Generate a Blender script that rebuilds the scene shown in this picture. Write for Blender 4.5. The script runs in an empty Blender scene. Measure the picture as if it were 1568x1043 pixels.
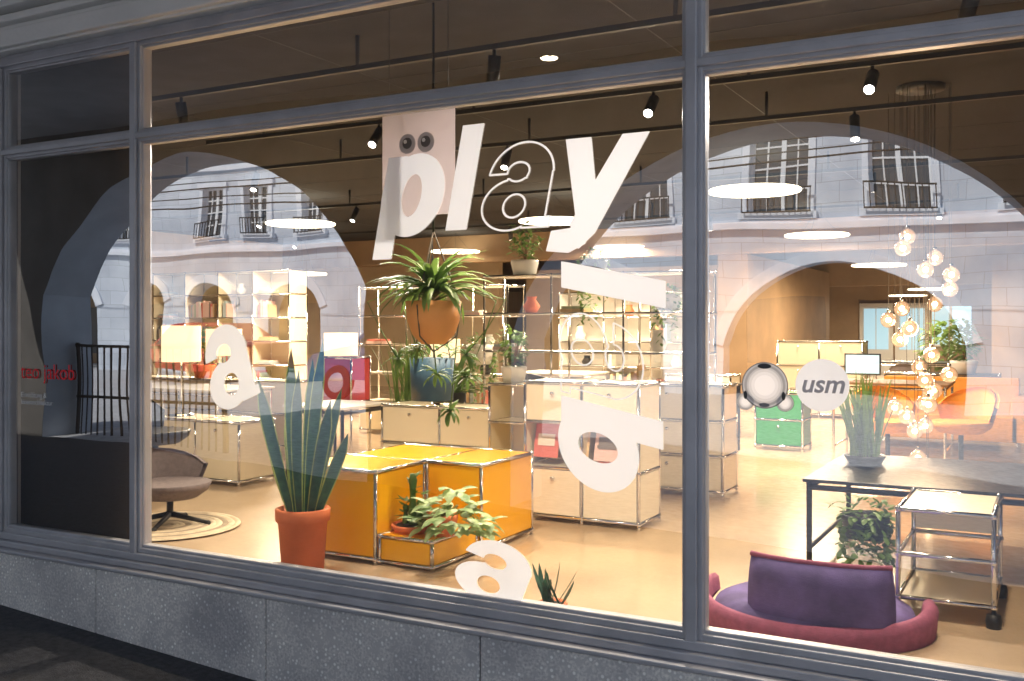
import bpy, math, random
import numpy as np
from mathutils import Vector, Matrix
random.seed(7)
R=math.radians
S=bpy.context.scene
S.view_settings.view_transform='Standard'
S.view_settings.look='None'
S.view_settings.exposure=0

# ---------------------------------------------------------------- materials
def mat(name,col,rough=0.5,metal=0.0,emit=None,es=0.0,var=0.0,scale=8.0,bump=0.0,bscale=60,trans=0.0,col2=None,coat=0.0):
    m=bpy.data.materials.new(name); m.use_nodes=True
    nt=m.node_tree; N=nt.nodes; L=nt.links
    p=N['Principled BSDF']
    p.inputs['Base Color'].default_value=(*col,1)
    p.inputs['Roughness'].default_value=rough
    p.inputs['Metallic'].default_value=metal
    if coat: p.inputs['Coat Weight'].default_value=coat
    if emit:
        p.inputs['Emission Color'].default_value=(*emit,1)
        p.inputs['Emission Strength'].default_value=es
        m.cycles.emission_sampling='NONE'
    tc=N.new('ShaderNodeTexCoord')
    if var>0 or col2:
        n=N.new('ShaderNodeTexNoise'); n.inputs['Scale'].default_value=scale; n.inputs['Detail'].default_value=5
        L.new(tc.outputs['Object'],n.inputs['Vector'])
        r=N.new('ShaderNodeValToRGB')
        c2=col2 if col2 else tuple(min(1,c*(1+var)) for c in col)
        c1=col if col2 else tuple(c*(1-var) for c in col)
        r.color_ramp.elements[0].color=(*c1,1); r.color_ramp.elements[1].color=(*c2,1)
        r.color_ramp.elements[0].position=.3; r.color_ramp.elements[1].position=.7
        L.new(n.outputs['Fac'],r.inputs['Fac']); L.new(r.outputs['Color'],p.inputs['Base Color'])
    if bump>0:
        n2=N.new('ShaderNodeTexNoise'); n2.inputs['Scale'].default_value=bscale; n2.inputs['Detail'].default_value=6
        L.new(tc.outputs['Object'],n2.inputs['Vector'])
        bm=N.new('ShaderNodeBump'); bm.inputs['Strength'].default_value=bump; bm.inputs['Distance'].default_value=.01
        L.new(n2.outputs['Fac'],bm.inputs['Height']); L.new(bm.outputs['Normal'],p.inputs['Normal'])
    if trans>0:
        t=N.new('ShaderNodeBsdfTranslucent'); t.inputs['Color'].default_value=(*(col2 or col),1)
        mx=N.new('ShaderNodeMixShader'); mx.inputs[0].default_value=trans
        out=N['Material Output']
        L.new(p.outputs[0],mx.inputs[1]); L.new(t.outputs[0],mx.inputs[2]); L.new(mx.outputs[0],out.inputs['Surface'])
    return m

def glassmat(name,F0,tint=(1,1,1),rough=0.0):
    m=bpy.data.materials.new(name); m.use_nodes=True
    nt=m.node_tree; N=nt.nodes; L=nt.links; N.clear()
    o=N.new('ShaderNodeOutputMaterial'); t=N.new('ShaderNodeBsdfTransparent'); g=N.new('ShaderNodeBsdfGlossy')
    t.inputs['Color'].default_value=(*tint,1); g.inputs['Roughness'].default_value=rough
    mx=N.new('ShaderNodeMixShader')
    lw=N.new('ShaderNodeLayerWeight'); lw.inputs['Blend'].default_value=.5
    pw=N.new('ShaderNodeMath'); pw.operation='POWER'; pw.inputs[1].default_value=4.0
    ml=N.new('ShaderNodeMath'); ml.operation='MULTIPLY_ADD'; ml.inputs[1].default_value=1-F0; ml.inputs[2].default_value=F0
    L.new(lw.outputs['Facing'],pw.inputs[0]); L.new(pw.outputs[0],ml.inputs[0]); L.new(ml.outputs[0],mx.inputs[0])
    L.new(t.outputs[0],mx.inputs[1]); L.new(g.outputs[0],mx.inputs[2]); L.new(mx.outputs[0],o.inputs['Surface'])
    tc=N.new('ShaderNodeTexCoord'); n=N.new('ShaderNodeTexNoise'); n.inputs['Scale'].default_value=1.3; n.inputs['Detail'].default_value=1
    bp=N.new('ShaderNodeBump'); bp.inputs['Strength'].default_value=.35; bp.inputs['Distance'].default_value=.010
    L.new(tc.outputs['Object'],n.inputs['Vector']); L.new(n.outputs['Fac'],bp.inputs['Height']); L.new(bp.outputs['Normal'],g.inputs['Normal'])
    return m

def ashlar(name,col,bw=.8,bh=.38):
    m=bpy.data.materials.new(name); m.use_nodes=True
    nt=m.node_tree;N=nt.nodes;L=nt.links;p=N['Principled BSDF']; p.inputs['Roughness'].default_value=.85
    tc=N.new('ShaderNodeTexCoord'); sp=N.new('ShaderNodeSeparateXYZ'); cb=N.new('ShaderNodeCombineXYZ')
    L.new(tc.outputs['Object'],sp.inputs[0]); L.new(sp.outputs[0],cb.inputs[0]); L.new(sp.outputs[2],cb.inputs[1])
    br=N.new('ShaderNodeTexBrick'); br.inputs['Scale'].default_value=1; br.inputs['Brick Width'].default_value=bw; br.inputs['Row Height'].default_value=bh
    br.inputs['Mortar Size'].default_value=.008; br.inputs['Mortar Smooth'].default_value=.3
    br.inputs['Color1'].default_value=(*[c*.93 for c in col],1); br.inputs['Color2'].default_value=(*[min(1,c*1.05) for c in col],1)
    br.inputs['Mortar'].default_value=(*[c*.68 for c in col],1)
    L.new(cb.outputs[0],br.inputs['Vector'])
    n=N.new('ShaderNodeTexNoise'); n.inputs['Scale'].default_value=.9; n.inputs['Detail'].default_value=6; L.new(tc.outputs['Object'],n.inputs['Vector'])
    r=N.new('ShaderNodeValToRGB'); e=r.color_ramp.elements; e[0].position=.3; e[0].color=(.74,.74,.76,1); e[1].position=.7; e[1].color=(1.05,1.04,1.02,1)
    L.new(n.outputs['Fac'],r.inputs['Fac'])
    mx=N.new('ShaderNodeMix'); mx.data_type='RGBA'; mx.blend_type='MULTIPLY'; mx.inputs['Factor'].default_value=1
    L.new(br.outputs['Color'],mx.inputs[6]); L.new(r.outputs[0],mx.inputs[7]); L.new(mx.outputs[2],p.inputs['Base Color'])
    return m

M={}
M['glass']=glassmat('window_glass',.41)
M['frame']=mat('frame_metal',(.44,.435,.46),.36,.2,var=.12,scale=5,bump=.05)
M['framein']=mat('frame_inner',(.06,.06,.065),.5)
M['plaster']=mat('arcade_plaster',(.88,.87,.84),.8,var=.04,scale=3,bump=.25,bscale=40)
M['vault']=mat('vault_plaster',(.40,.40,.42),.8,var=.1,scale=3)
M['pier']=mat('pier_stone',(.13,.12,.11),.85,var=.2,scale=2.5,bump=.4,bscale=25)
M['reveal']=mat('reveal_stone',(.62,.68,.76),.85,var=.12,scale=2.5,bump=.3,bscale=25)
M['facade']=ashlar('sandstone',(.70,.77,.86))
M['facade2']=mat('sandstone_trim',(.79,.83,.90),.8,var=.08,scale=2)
M['dkwin']=mat('dark_window',(.06,.075,.095),.12)
M['whitewood']=mat('white_wood',(.82,.84,.86),.5)
M['iron']=mat('black_iron',(.015,.015,.017),.5,.3)
M['roof']=mat('roof_tile',(.22,.12,.08),.8,var=.3,scale=6)
M['asph']=mat('pavement_asphalt',(.055,.055,.062),.8,var=.35,scale=30,bump=.9,bscale=140)
M['street']=mat('street_stone',(.52,.52,.53),.8,var=.2,scale=12)
M['ceil']=mat('ceiling_board',(.013,.010,.009),.85,var=.35,scale=35,bump=.4,bscale=120)
M['darkwall']=mat('dark_wall',(.07,.05,.035),.8,var=.15,scale=2)
M['wall']=mat('warm_wall',(.62,.48,.32),.75,var=.08,scale=2)
M['brownwall']=mat('brown_wall',(.34,.22,.12),.7,var=.15,scale=2)
M['floor']=mat('floor_screed',(.50,.37,.245),.24,var=.18,scale=1.1,bump=.04,bscale=12,coat=.25)
M['cream']=mat('cream_panel',(.85,.77,.59),.32,coat=.2)
M['white']=mat('white_panel',(.85,.82,.76),.35)
M['yellow']=mat('yellow_panel',(.98,.48,.008),.3,coat=.3)
M['greenp']=mat('green_panel',(.01,.24,.04),.3)
M['blackp']=mat('black_panel',(.02,.02,.022),.35)
M['bluep']=mat('blue_planter',(.05,.12,.19),.5)
M['chrome']=mat('chrome',(.8,.8,.81),.12,1.0)
M['black']=mat('black_paint',(.012,.012,.012),.45)
M['terra']=mat('terracotta',(.80,.22,.085),.7,var=.15,scale=6,bump=.1)
M['orangepot']=mat('orange_pot',(.80,.34,.09),.6,var=.1,scale=6)
M['leafd']=mat('leaf_dark',(.010,.055,.042),.4,trans=.08,col2=(.045,.13,.075),scale=26)
M['leafe']=mat('leaf_edge',(.34,.40,.12),.4,var=.3,scale=12,trans=.2)
M['leafg']=mat('leaf_green',(.05,.13,.022),.45,trans=.3,col2=(.20,.33,.07),scale=9)
M['leafv']=mat('leaf_variegated',(.08,.21,.06),.45,trans=.2,col2=(.55,.66,.34),scale=22)
M['vinyl']=mat('white_vinyl',(.90,.93,1.0),.5,trans=.45)
M['vinylw']=mat('white_vinyl_opaque',(.95,.95,.95),.5)
M['vinylg']=mat('grey_vinyl',(.42,.42,.46),.4,trans=.3)
M['vinyld']=mat('dark_vinyl',(.04,.04,.05),.4)
M['redv']=mat('red_vinyl',(1.0,.02,.03),.7)
M['pink']=mat('pale_poster',(.90,.85,.88),.6,var=.05,scale=3,trans=.5)
M['lampdisc']=mat('lamp_disc',(.9,.85,.75),.5,emit=(1,.88,.64),es=7)
M['shade']=mat('lamp_shade',(.9,.8,.6),.7,emit=(1,.76,.44),es=2.0)
M['bulb']=mat('bulb',(1,.9,.7),.5,emit=(1,.78,.48),es=40)
M['spot']=mat('spot_lens',(1,1,1),.5,emit=(1,.92,.8),es=25)
M['redfab']=mat('rose_fabric',(.32,.085,.15),.85,var=.15,scale=30,bump=.3,bscale=200)
M['bluefab']=mat('violet_fabric',(.125,.09,.25),.85,var=.35,scale=7,bump=.3,bscale=200)
M['greyfab']=mat('grey_fabric',(.15,.12,.12),.9,var=.2,scale=30,bump=.3,bscale=200)
M['orfab']=mat('orange_fabric',(.80,.34,.04),.8,var=.1,scale=20)
M['rug']=mat('rug_wool',(.58,.48,.34),.95,var=.2,scale=14,bump=.5,bscale=120)
M['rug2']=mat('rug_wool_dark',(.30,.24,.17),.95,var=.2,scale=14)
M['wood']=mat('wood',(.22,.11,.05),.5,var=.3,scale=6)
M['soil']=mat('soil',(.03,.02,.015),.95)
M['carp']=mat('car_paint',(.06,.12,.30),.2,.3,coat=.6)
M['tyre']=mat('tyre',(.02,.02,.02),.8)
M['screen']=mat('daylit_pane',(.3,.45,.5),.2,emit=(.55,.85,1),es=1.1)
M['redp']=mat('red_panel',(.48,.03,.03),.35)
M['rope']=mat('rope',(.10,.08,.06),.8)
mags=[mat('cover_%d'%i,c,.4) for i,c in enumerate([(.7,.2,.15),(.85,.8,.7),(.8,.55,.3),(.45,.55,.6),(.85,.6,.55),(.25,.22,.2),(.45,.55,.35)])]

def globemat():
    m=bpy.data.materials.new('glass_globe'); m.use_nodes=True; m.cycles.emission_sampling='NONE'
    nt=m.node_tree;N=nt.nodes;L=nt.links;N.clear()
    o=N.new('ShaderNodeOutputMaterial');t=N.new('ShaderNodeBsdfTransparent');g=N.new('ShaderNodeBsdfGlossy');e=N.new('ShaderNodeEmission')
    t.inputs['Color'].default_value=(1,.92,.82,1); g.inputs['Roughness'].default_value=.03
    e.inputs['Color'].default_value=(1,.54,.28,1); e.inputs['Strength'].default_value=2.6
    lw=N.new('ShaderNodeLayerWeight'); lw.inputs['Blend'].default_value=.35
    a=N.new('ShaderNodeMixShader'); b=N.new('ShaderNodeMixShader'); a.inputs[0].default_value=.42
    L.new(lw.outputs['Facing'],b.inputs[0]); L.new(t.outputs[0],a.inputs[1]); L.new(e.outputs[0],a.inputs[2])
    L.new(a.outputs[0],b.inputs[1]); L.new(g.outputs[0],b.inputs[2]); L.new(b.outputs[0],o.inputs['Surface'])
    return m
M['globe']=globemat()

def stone():
    m=bpy.data.materials.new('speckled_concrete'); m.use_nodes=True
    nt=m.node_tree;N=nt.nodes;L=nt.links;p=N['Principled BSDF']; p.inputs['Roughness'].default_value=.7
    tc=N.new('ShaderNodeTexCoord')
    v=N.new('ShaderNodeTexVoronoi'); v.inputs['Scale'].default_value=40
    n=N.new('ShaderNodeTexNoise'); n.inputs['Scale'].default_value=2.2; n.inputs['Detail'].default_value=8
    w=N.new('ShaderNodeTexNoise'); w.inputs['Scale'].default_value=75; w.inputs['Detail'].default_value=3
    for q in (v,n,w): L.new(tc.outputs['Object'],q.inputs['Vector'])
    r1=N.new('ShaderNodeValToRGB'); e=r1.color_ramp.elements
    e[0].position=.20;e[0].color=(1,1,.97,1);e[1].position=.36;e[1].color=(.58,.57,.57,1)
    sep=N.new('ShaderNodeSeparateColor'); L.new(v.outputs['Color'],sep.inputs[0])
    gt=N.new('ShaderNodeMath'); gt.operation='GREATER_THAN'; gt.inputs[1].default_value=.66; L.new(sep.outputs[0],gt.inputs[0])
    L.new(v.outputs['Distance'],r1.inputs['Fac'])
    r2=N.new('ShaderNodeValToRGB'); e=r2.color_ramp.elements
    e[0].position=.30;e[0].color=(.46,.45,.46,1);e[1].position=.70;e[1].color=(.86,.84,.81,1)
    L.new(w.outputs['Fac'],r2.inputs['Fac'])
    mx=N.new('ShaderNodeMix'); mx.data_type='RGBA'; L.new(gt.outputs[0],mx.inputs['Factor']); L.new(r2.outputs[0],mx.inputs[6]); L.new(r1.outputs[0],mx.inputs[7])
    r3=N.new('ShaderNodeValToRGB'); e=r3.color_ramp.elements; e[0].position=.35;e[0].color=(.68,.68,.70,1);e[1].position=.65;e[1].color=(1.12,1.10,1.06,1)
    L.new(n.outputs['Fac'],r3.inputs['Fac'])
    m2=N.new('ShaderNodeMix'); m2.data_type='RGBA'; m2.blend_type='MULTIPLY'; m2.inputs['Factor'].default_value=1
    L.new(mx.outputs[2],m2.inputs[6]); L.new(r3.outputs[0],m2.inputs[7]); L.new(m2.outputs[2],p.inputs['Base Color'])
    b=N.new('ShaderNodeBump'); b.inputs['Strength'].default_value=.5; b.inputs['Distance'].default_value=.004
    L.new(w.outputs['Fac'],b.inputs['Height']); L.new(b.outputs['Normal'],p.inputs['Normal'])
    return m
M['stone']=stone()

# ---------------------------------------------------------------- builder
class B:
    def __init__(s): s.v=[];s.f=[];s.m=[];s.sm=[];s.mats=[]
    def mi(s,k):
        m=M[k] if isinstance(k,str) else k
        if m not in s.mats: s.mats.append(m)
        return s.mats.index(m)
    def add(s,vs,fs,k,smooth=False):
        o=len(s.v); i=s.mi(k); s.v+= [tuple(v) for v in vs]
        for f in fs: s.f.append([a+o for a in f]); s.m.append(i); s.sm.append(smooth)
    def box(s,x0,x1,y0,y1,z0,z1,k):
        v=[(x0,y0,z0),(x1,y0,z0),(x1,y1,z0),(x0,y1,z0),(x0,y0,z1),(x1,y0,z1),(x1,y1,z1),(x0,y1,z1)]
        s.add(v,[(0,3,2,1),(4,5,6,7),(0,1,5,4),(1,2,6,5),(2,3,7,6),(3,0,4,7)],k)
    def tube(s,pts,r,k,n=8,closed=False):
        pts=[Vector(p) for p in pts]; rs=r if isinstance(r,(list,tuple)) else [r]*len(pts)
        vs=[];fs=[]
        up=Vector((0,0,1)); 
        for i,p in enumerate(pts):
            d=(pts[min(i+1,len(pts)-1)]-pts[max(i-1,0)])
            if d.length<1e-9: d=Vector((0,0,1))
            d.normalize()
            u=Vector((1,0,0)) if abs(d.z)>.9 else up
            a=d.cross(u).normalized(); c=d.cross(a).normalized()
            for j in range(n):
                t=2*math.pi*j/n; vs.append(p+rs[i]*(math.cos(t)*a+math.sin(t)*c))
        for i in range(len(pts)-1):
            for j in range(n):
                k2=(j+1)%n; fs.append((i*n+j,i*n+k2,(i+1)*n+k2,(i+1)*n+j))
        fs.append(tuple(range(n-1,-1,-1))); fs.append(tuple((len(pts)-1)*n+j for j in range(n)))
        s.add(vs,fs,k,True)
    def sphere(s,c,r,k,n=12,m=8,sc=(1,1,1)):
        vs=[];fs=[]
        for i in range(m+1):
            ph=math.pi*i/m
            for j in range(n):
                t=2*math.pi*j/n
                vs.append((c[0]+r*sc[0]*math.sin(ph)*math.cos(t),c[1]+r*sc[1]*math.sin(ph)*math.sin(t),c[2]+r*sc[2]*math.cos(ph)))
        for i in range(m):
            for j in range(n):
                fs.append((i*n+j,(i+1)*n+j,(i+1)*n+(j+1)%n,i*n+(j+1)%n))
        s.add(vs,fs,k,True)
    def lathe(s,c,prof,k,n=24,smooth=True):
        vs=[];fs=[]
        for (r,z) in prof:
            for j in range(n):
                t=2*math.pi*j/n; vs.append((c[0]+r*math.cos(t),c[1]+r*math.sin(t),c[2]+z))
        for i in range(len(prof)-1):
            for j in range(n): fs.append((i*n+j,i*n+(j+1)%n,(i+1)*n+(j+1)%n,(i+1)*n+j))
        s.add(vs,fs,k,smooth)
    def leaf(s,base,az,el,ln,w,k,droop=1.0,seg=6,fold=.15,edge=None,shape='lance',side_dir=None):
        p=Vector(base); vs=[];fs=[]
        h=Vector((math.cos(az),math.sin(az),0)); side=Vector((-math.sin(az),math.cos(az),0))
        if side_dir is not None: side=Vector(side_dir).normalized()
        e=el
        for i in range(seg+1):
            t=i/seg
            if shape=='lance': ww=w*math.sin(math.pi*min(1,.12+t*.88))**.7
            elif shape=='sword': ww=w*(.55+.45*math.sin(math.pi*t*.8))*(1 if t<.75 else max(.02,(1-t)/.25)**.7)
            else: ww=w*math.sin(math.pi*max(.02,t)**.7)
            if i==seg: ww=w*.03
            d=h*math.cos(e)+Vector((0,0,1))*math.sin(e)
            nrm=side.cross(d).normalized()
            vs+=[p-side*ww/2+nrm*fold*ww,p,p+side*ww/2+nrm*fold*ww]
            p=p+d*ln/seg; e-=droop/seg
        for i in range(seg):
            a=i*3; fs+=[(a,a+1,a+4,a+3),(a+1,a+2,a+5,a+4)]
        s.add(vs,fs,k,True)
        if edge:
            vs2=[];f2=[]
            for i in range(seg+1):
                l,cn,r=[Vector(q) for q in vs[i*3:i*3+3]]
                off=(l-cn)*.12
                vs2+=[l+off*1.2,l-off*.6,r+(r-cn)*.14,r-(r-cn)*.07]
            off=Vector((0,-.0012,0))
            vs2=[q+off for q in vs2]
            for i in range(seg):
                a=i*4; f2+=[(a,a+1,a+5,a+4),(a+2,a+3,a+7,a+6)]
            s.add(vs2,f2,edge,True)
    def done(s,name,bevel=0,parent=None,loc=None):
        me=bpy.data.meshes.new(name); me.from_pydata(s.v,[],s.f)
        for m in s.mats: me.materials.append(m)
        me.polygons.foreach_set('material_index',s.m); me.polygons.foreach_set('use_smooth',s.sm)
        me.update(); o=bpy.data.objects.new(name,me); S.collection.objects.link(o)
        if bevel:
            md=o.modifiers.new('bev','BEVEL'); md.width=bevel; md.segments=2; md.limit_method='ANGLE'; md.angle_limit=R(40)
        if parent: o.parent=parent
        return o
def empty(name):
    o=bpy.data.objects.new(name,None); S.collection.objects.link(o); return o

# ---------------------------------------------------------------- camera
cd=bpy.data.cameras.new('camera'); cam=bpy.data.objects.new('camera',cd); S.collection.objects.link(cam)
cam.location=(0,-3.77,1.6); cam.rotation_euler=(R(90),0,R(28.62)); cd.lens=35; cd.sensor_width=36; cd.shift_y=-.0156
cd.clip_end=1000; cd.clip_start=.05; S.camera=cam

# ---------------------------------------------------------------- world / sun
w=bpy.data.worlds.new('World'); S.world=w; w.use_nodes=True
nt=w.node_tree; sky=nt.nodes.new('ShaderNodeTexSky'); sky.sky_type='NISHITA'; sky.sun_disc=False
EL=R(44)
sd=Vector((-.33,.944,0)).normalized()*math.cos(EL)+Vector((0,0,math.sin(EL)))
sky.sun_elevation=EL; sky.sun_rotation=math.atan2(sd.x,sd.y)
nt.links.new(sky.outputs[0],nt.nodes['Background'].inputs[0]); nt.nodes['Background'].inputs[1].default_value=.15
sl=bpy.data.lights.new('sun','SUN'); sl.energy=5; sl.angle=R(.5); sl.color=(1,.97,.92)
so=bpy.data.objects.new('sun',sl); S.collection.objects.link(so); so.rotation_euler=(-sd).to_track_quat('-Z','Y').to_euler()

# ---------------------------------------------------------------- ground
def gz(x): return max(-.9,min(.2,-.03-.053*(x+5.41)))
b=B(); xs=[-300,-9.75,-5.41,0,5,11,300]; 
vs=[];fs=[]
for x in xs: vs+=[(x,-300,gz(x)),(x,300,gz(x))]
for i in range(len(xs)-1): fs.append((i*2,i*2+2,i*2+3,i*2+1))
b.add(vs,fs,'street'); b.done('ground')
b=B(); xs=[-12,-9.75,-5.41,0,.8]; vs=[];fs=[]
for x in xs: vs+=[(x,-4.3,gz(x)+.006),(x,.02,gz(x)+.006)]
for i in range(len(xs)-1): fs.append((i*2,i*2+2,i*2+3,i*2+1))
b.add(vs,fs,'asph'); b.done('arcade_pavement')

# ---------------------------------------------------------------- shop building shell
shop=empty('shop_building')
b=B()
YB=26; XL=-14; XR=4; ZF=.25; ZC=3.25
b.add([(XL,.05,ZF),(XR,.05,ZF),(XR,YB,ZF),(XL,YB,ZF)],[(0,1,2,3)],'floor'); b.done('shop_floor',parent=shop)
b=B(); b.box(XL,XR,.06,YB,ZC,ZC+.1,'ceil')
for i in range(12):
    b.box(XL,XR,.5+i*1.2,.506+i*1.2,ZC-.003,ZC+.001,'black')
for i in range(8):
    b.box(-12+i*2.0,-11.994+i*2.0,.1,14,ZC-.0025,ZC+.001,'black')
b.done('shop_ceiling',parent=shop)
b=B()
b.box(XL-.2,XL,.3,YB,ZF-.1,ZC,'wall'); b.box(XR,XR+.2,.3,YB,ZF-.1,ZC,'brownwall'); b.box(XL,XR,YB,YB+.2,ZF-.1,ZC,'brownwall')
b.box(XL,-10,14,14.15,ZF,ZC,'wall'); b.box(-9.9,-5.2,15,15.15,ZF,2.75,'wall')
b.box(XL,XR,12.0,12.3,2.75,ZC-.005,'brownwall')
b.box(XL,XR,19.0,19.3,2.45,ZC-.005,'brownwall')
b.box(-4.9,-4.4,12.3,19,ZF,2.75,'brownwall')
b.box(-1.0,XR-.01,16,16.15,ZF,2.74,'brownwall')
b.done('shop_walls',parent=shop)
b=B(); b.box(-5.6,-4.56,.14,.2,ZF,3.2,'darkwall'); b.box(XL-.2,-5.62,-.06,.3,-.5,3.9,'plaster'); b.box(5.0,12,-.06,.3,-1,3.9,'plaster')
b.box(-5.62,-5.56,-.1,.3,.3,3.2,'plaster')
b.done('front_wall',parent=shop)
b=B()
b.box(-14,12,-.10,.3,3.19,3.92,'plaster')
b.box(-14,12,-.14,-.10,3.20,3.30,'plaster'); b.box(-14,12,-.17,-.10,3.33,3.37,'plaster'); b.box(-14,12,-.21,-.10,3.40,3.92,'plaster')
b.done('lintel',bevel=.008,parent=shop)
# arcade cut to two bays, ends open, unseen roof kept low to admit daylight
b=B(); b.box(-12.0,.8,-4.3,-.22,3.93,4.0,'vault'); b.box(-12.0,.8,-4.98,-.22,4.1,4.4,'facade'); b.box(-14.2,12,-.215,YB+.4,3.93,4.4,'facade')
b.box(XL-.2,XL-.001,.3,YB+.2,3.25,3.93,'facade'); b.box(XR+.2,XR+.4,.3,YB+.2,-1,3.93,'facade'); b.box(XL-.2,XR+.2,YB+.2,YB+.4,-1,3.93,'facade')
b.done('roof_storey',parent=shop)
b=B()
js=[-14,-6.2,-4.56,-3.35,-2.15,-.95,.25,1.45,2.65,3.85,5,12]
for i in range(len(js)-1):
    b.box(js[i]+.003,js[i+1]-.003,-.12,.0,-1,.275,'stone')
b.box(-14,12,-.11,.03,-1,.268,'framein')
b.done('stone_plinth',bevel=.008,parent=shop)
# ---------------------------------------------------------------- window frame
b=B()
xa,xb,xc,xd_=-5.498,-4.354,-1.24,1.875
def vmull(x,w,z0=.37,z1=3.12):
    b.box(x-w/2,x+w/2,-.035,.05,z0,z1,'frame')
    b.box(x-w*.28,x+w*.28,-.055,-.035,z0,z1,'frame')
    for sx in (-1,1): b.box(x+sx*(w/2-.004)-.008,x+sx*(w/2-.004)+.008,-.018,.04,z0,z1,'frame')
vmull(xa,.09);vmull(xb,.076);vmull(xc,.084);vmull(xd_,.084);vmull(4.95,.09)
def hrail(z0,z1):
    h=z1-z0
    b.box(-5.54,5,-.033,.048,z0,z1,'frame'); b.box(-5.54,5,-.052,-.033,z0+h*.25,z1-h*.25,'frame')
    b.box(-5.54,5,-.0165,.038,z0-.010,z1+.010,'frame')
hrail(2.582,2.648); hrail(3.10,3.19)
b.box(-5.54,5,-.033,.048,.335,.40,'frame'); b.box(-5.54,5,-.055,-.033,.335,.375,'frame'); b.box(-5.54,5,-.085,.0,.30,.335,'frame'); b.box(-5.54,5,-.135,-.02,.279,.30,'frame')
b.box(-5.54,5,-.0165,.04,.39,.415,'frame')
b.done('window_frame',bevel=.006)
b=B(); b.box(-5.5,5,.05,.16,ZF,.33,'framein'); b.done('inner_sill',parent=shop)
b=B()
for (x0,x1) in ((xa,xb),(xb,xc),(xc,xd_),(xd_,4.95)):
    for (z0,z1) in ((.40,2.59),(2.64,3.11)):
        b.add([(x0,0,z0),(x1,0,z0),(x1,0,z1),(x0,0,z1)],[(0,1,2,3)],'glass')
b.done('window_glass')

# ---------------------------------------------------------------- arcade arches (seen reflected)
def arch_wall(b,x0,x1,y0,y1,zb,zt,ops,k,kr):
    cur=x0
    for (xc_,hw,Rr,cr) in ops:
        l=xc_-hw; r=xc_+hw
        b.box(cur,l,y0,y1,zb,zt,k); cur=r
        n=28; P=[]
        for i in range(n+1):
            x=l+(r-l)*i/n; P.append((x,cr-Rr+math.sqrt(max(0,Rr*Rr-(x-xc_)**2))))
        for i in range(n):
            (a,za),(c,zc)=P[i],P[i+1]
            b.add([(a,y0,za),(c,y0,zc),(c,y0,zt),(a,y0,zt)],[(0,1,2,3)],k)
            b.add([(a,y1,za),(c,y1,zc),(c,y1,zt),(a,y1,zt)],[(0,3,2,1)],k)
            b.add([(a,y0,za),(c,y0,zc),(c,y1,zc),(a,y1,za)],[(0,3,2,1)],kr,True)
        b.add([(l+.002,y0,zb),(l+.002,y1,zb),(l+.002,y1,P[0][1]),(l+.002,y0,P[0][1])],[(0,1,2,3)],kr)
        b.add([(r-.002,y0,zb),(r-.002,y1,zb),(r-.002,y1,P[-1][1]),(r-.002,y0,P[-1][1])],[(0,1,2,3)],kr)
    b.box(cur,x1,y0,y1,zb,zt,k)
b=B()
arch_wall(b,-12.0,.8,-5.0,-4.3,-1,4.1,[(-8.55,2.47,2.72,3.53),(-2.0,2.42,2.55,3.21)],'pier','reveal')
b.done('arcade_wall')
b=B()
for z in (.66,1.33): b.box(-11.0,-8.3,-4.72,-4.68,z,z+.035,'iron')
x=-11.0
while x<-8.28: b.box(x,x+.016,-4.708,-4.692,.1,1.34,'iron'); x+=.115
for x in (-10.98,-9.66,-8.34): b.box(x,x+.04,-4.72,-4.68,0,1.38,'iron')
b.done('iron_railing')

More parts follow.
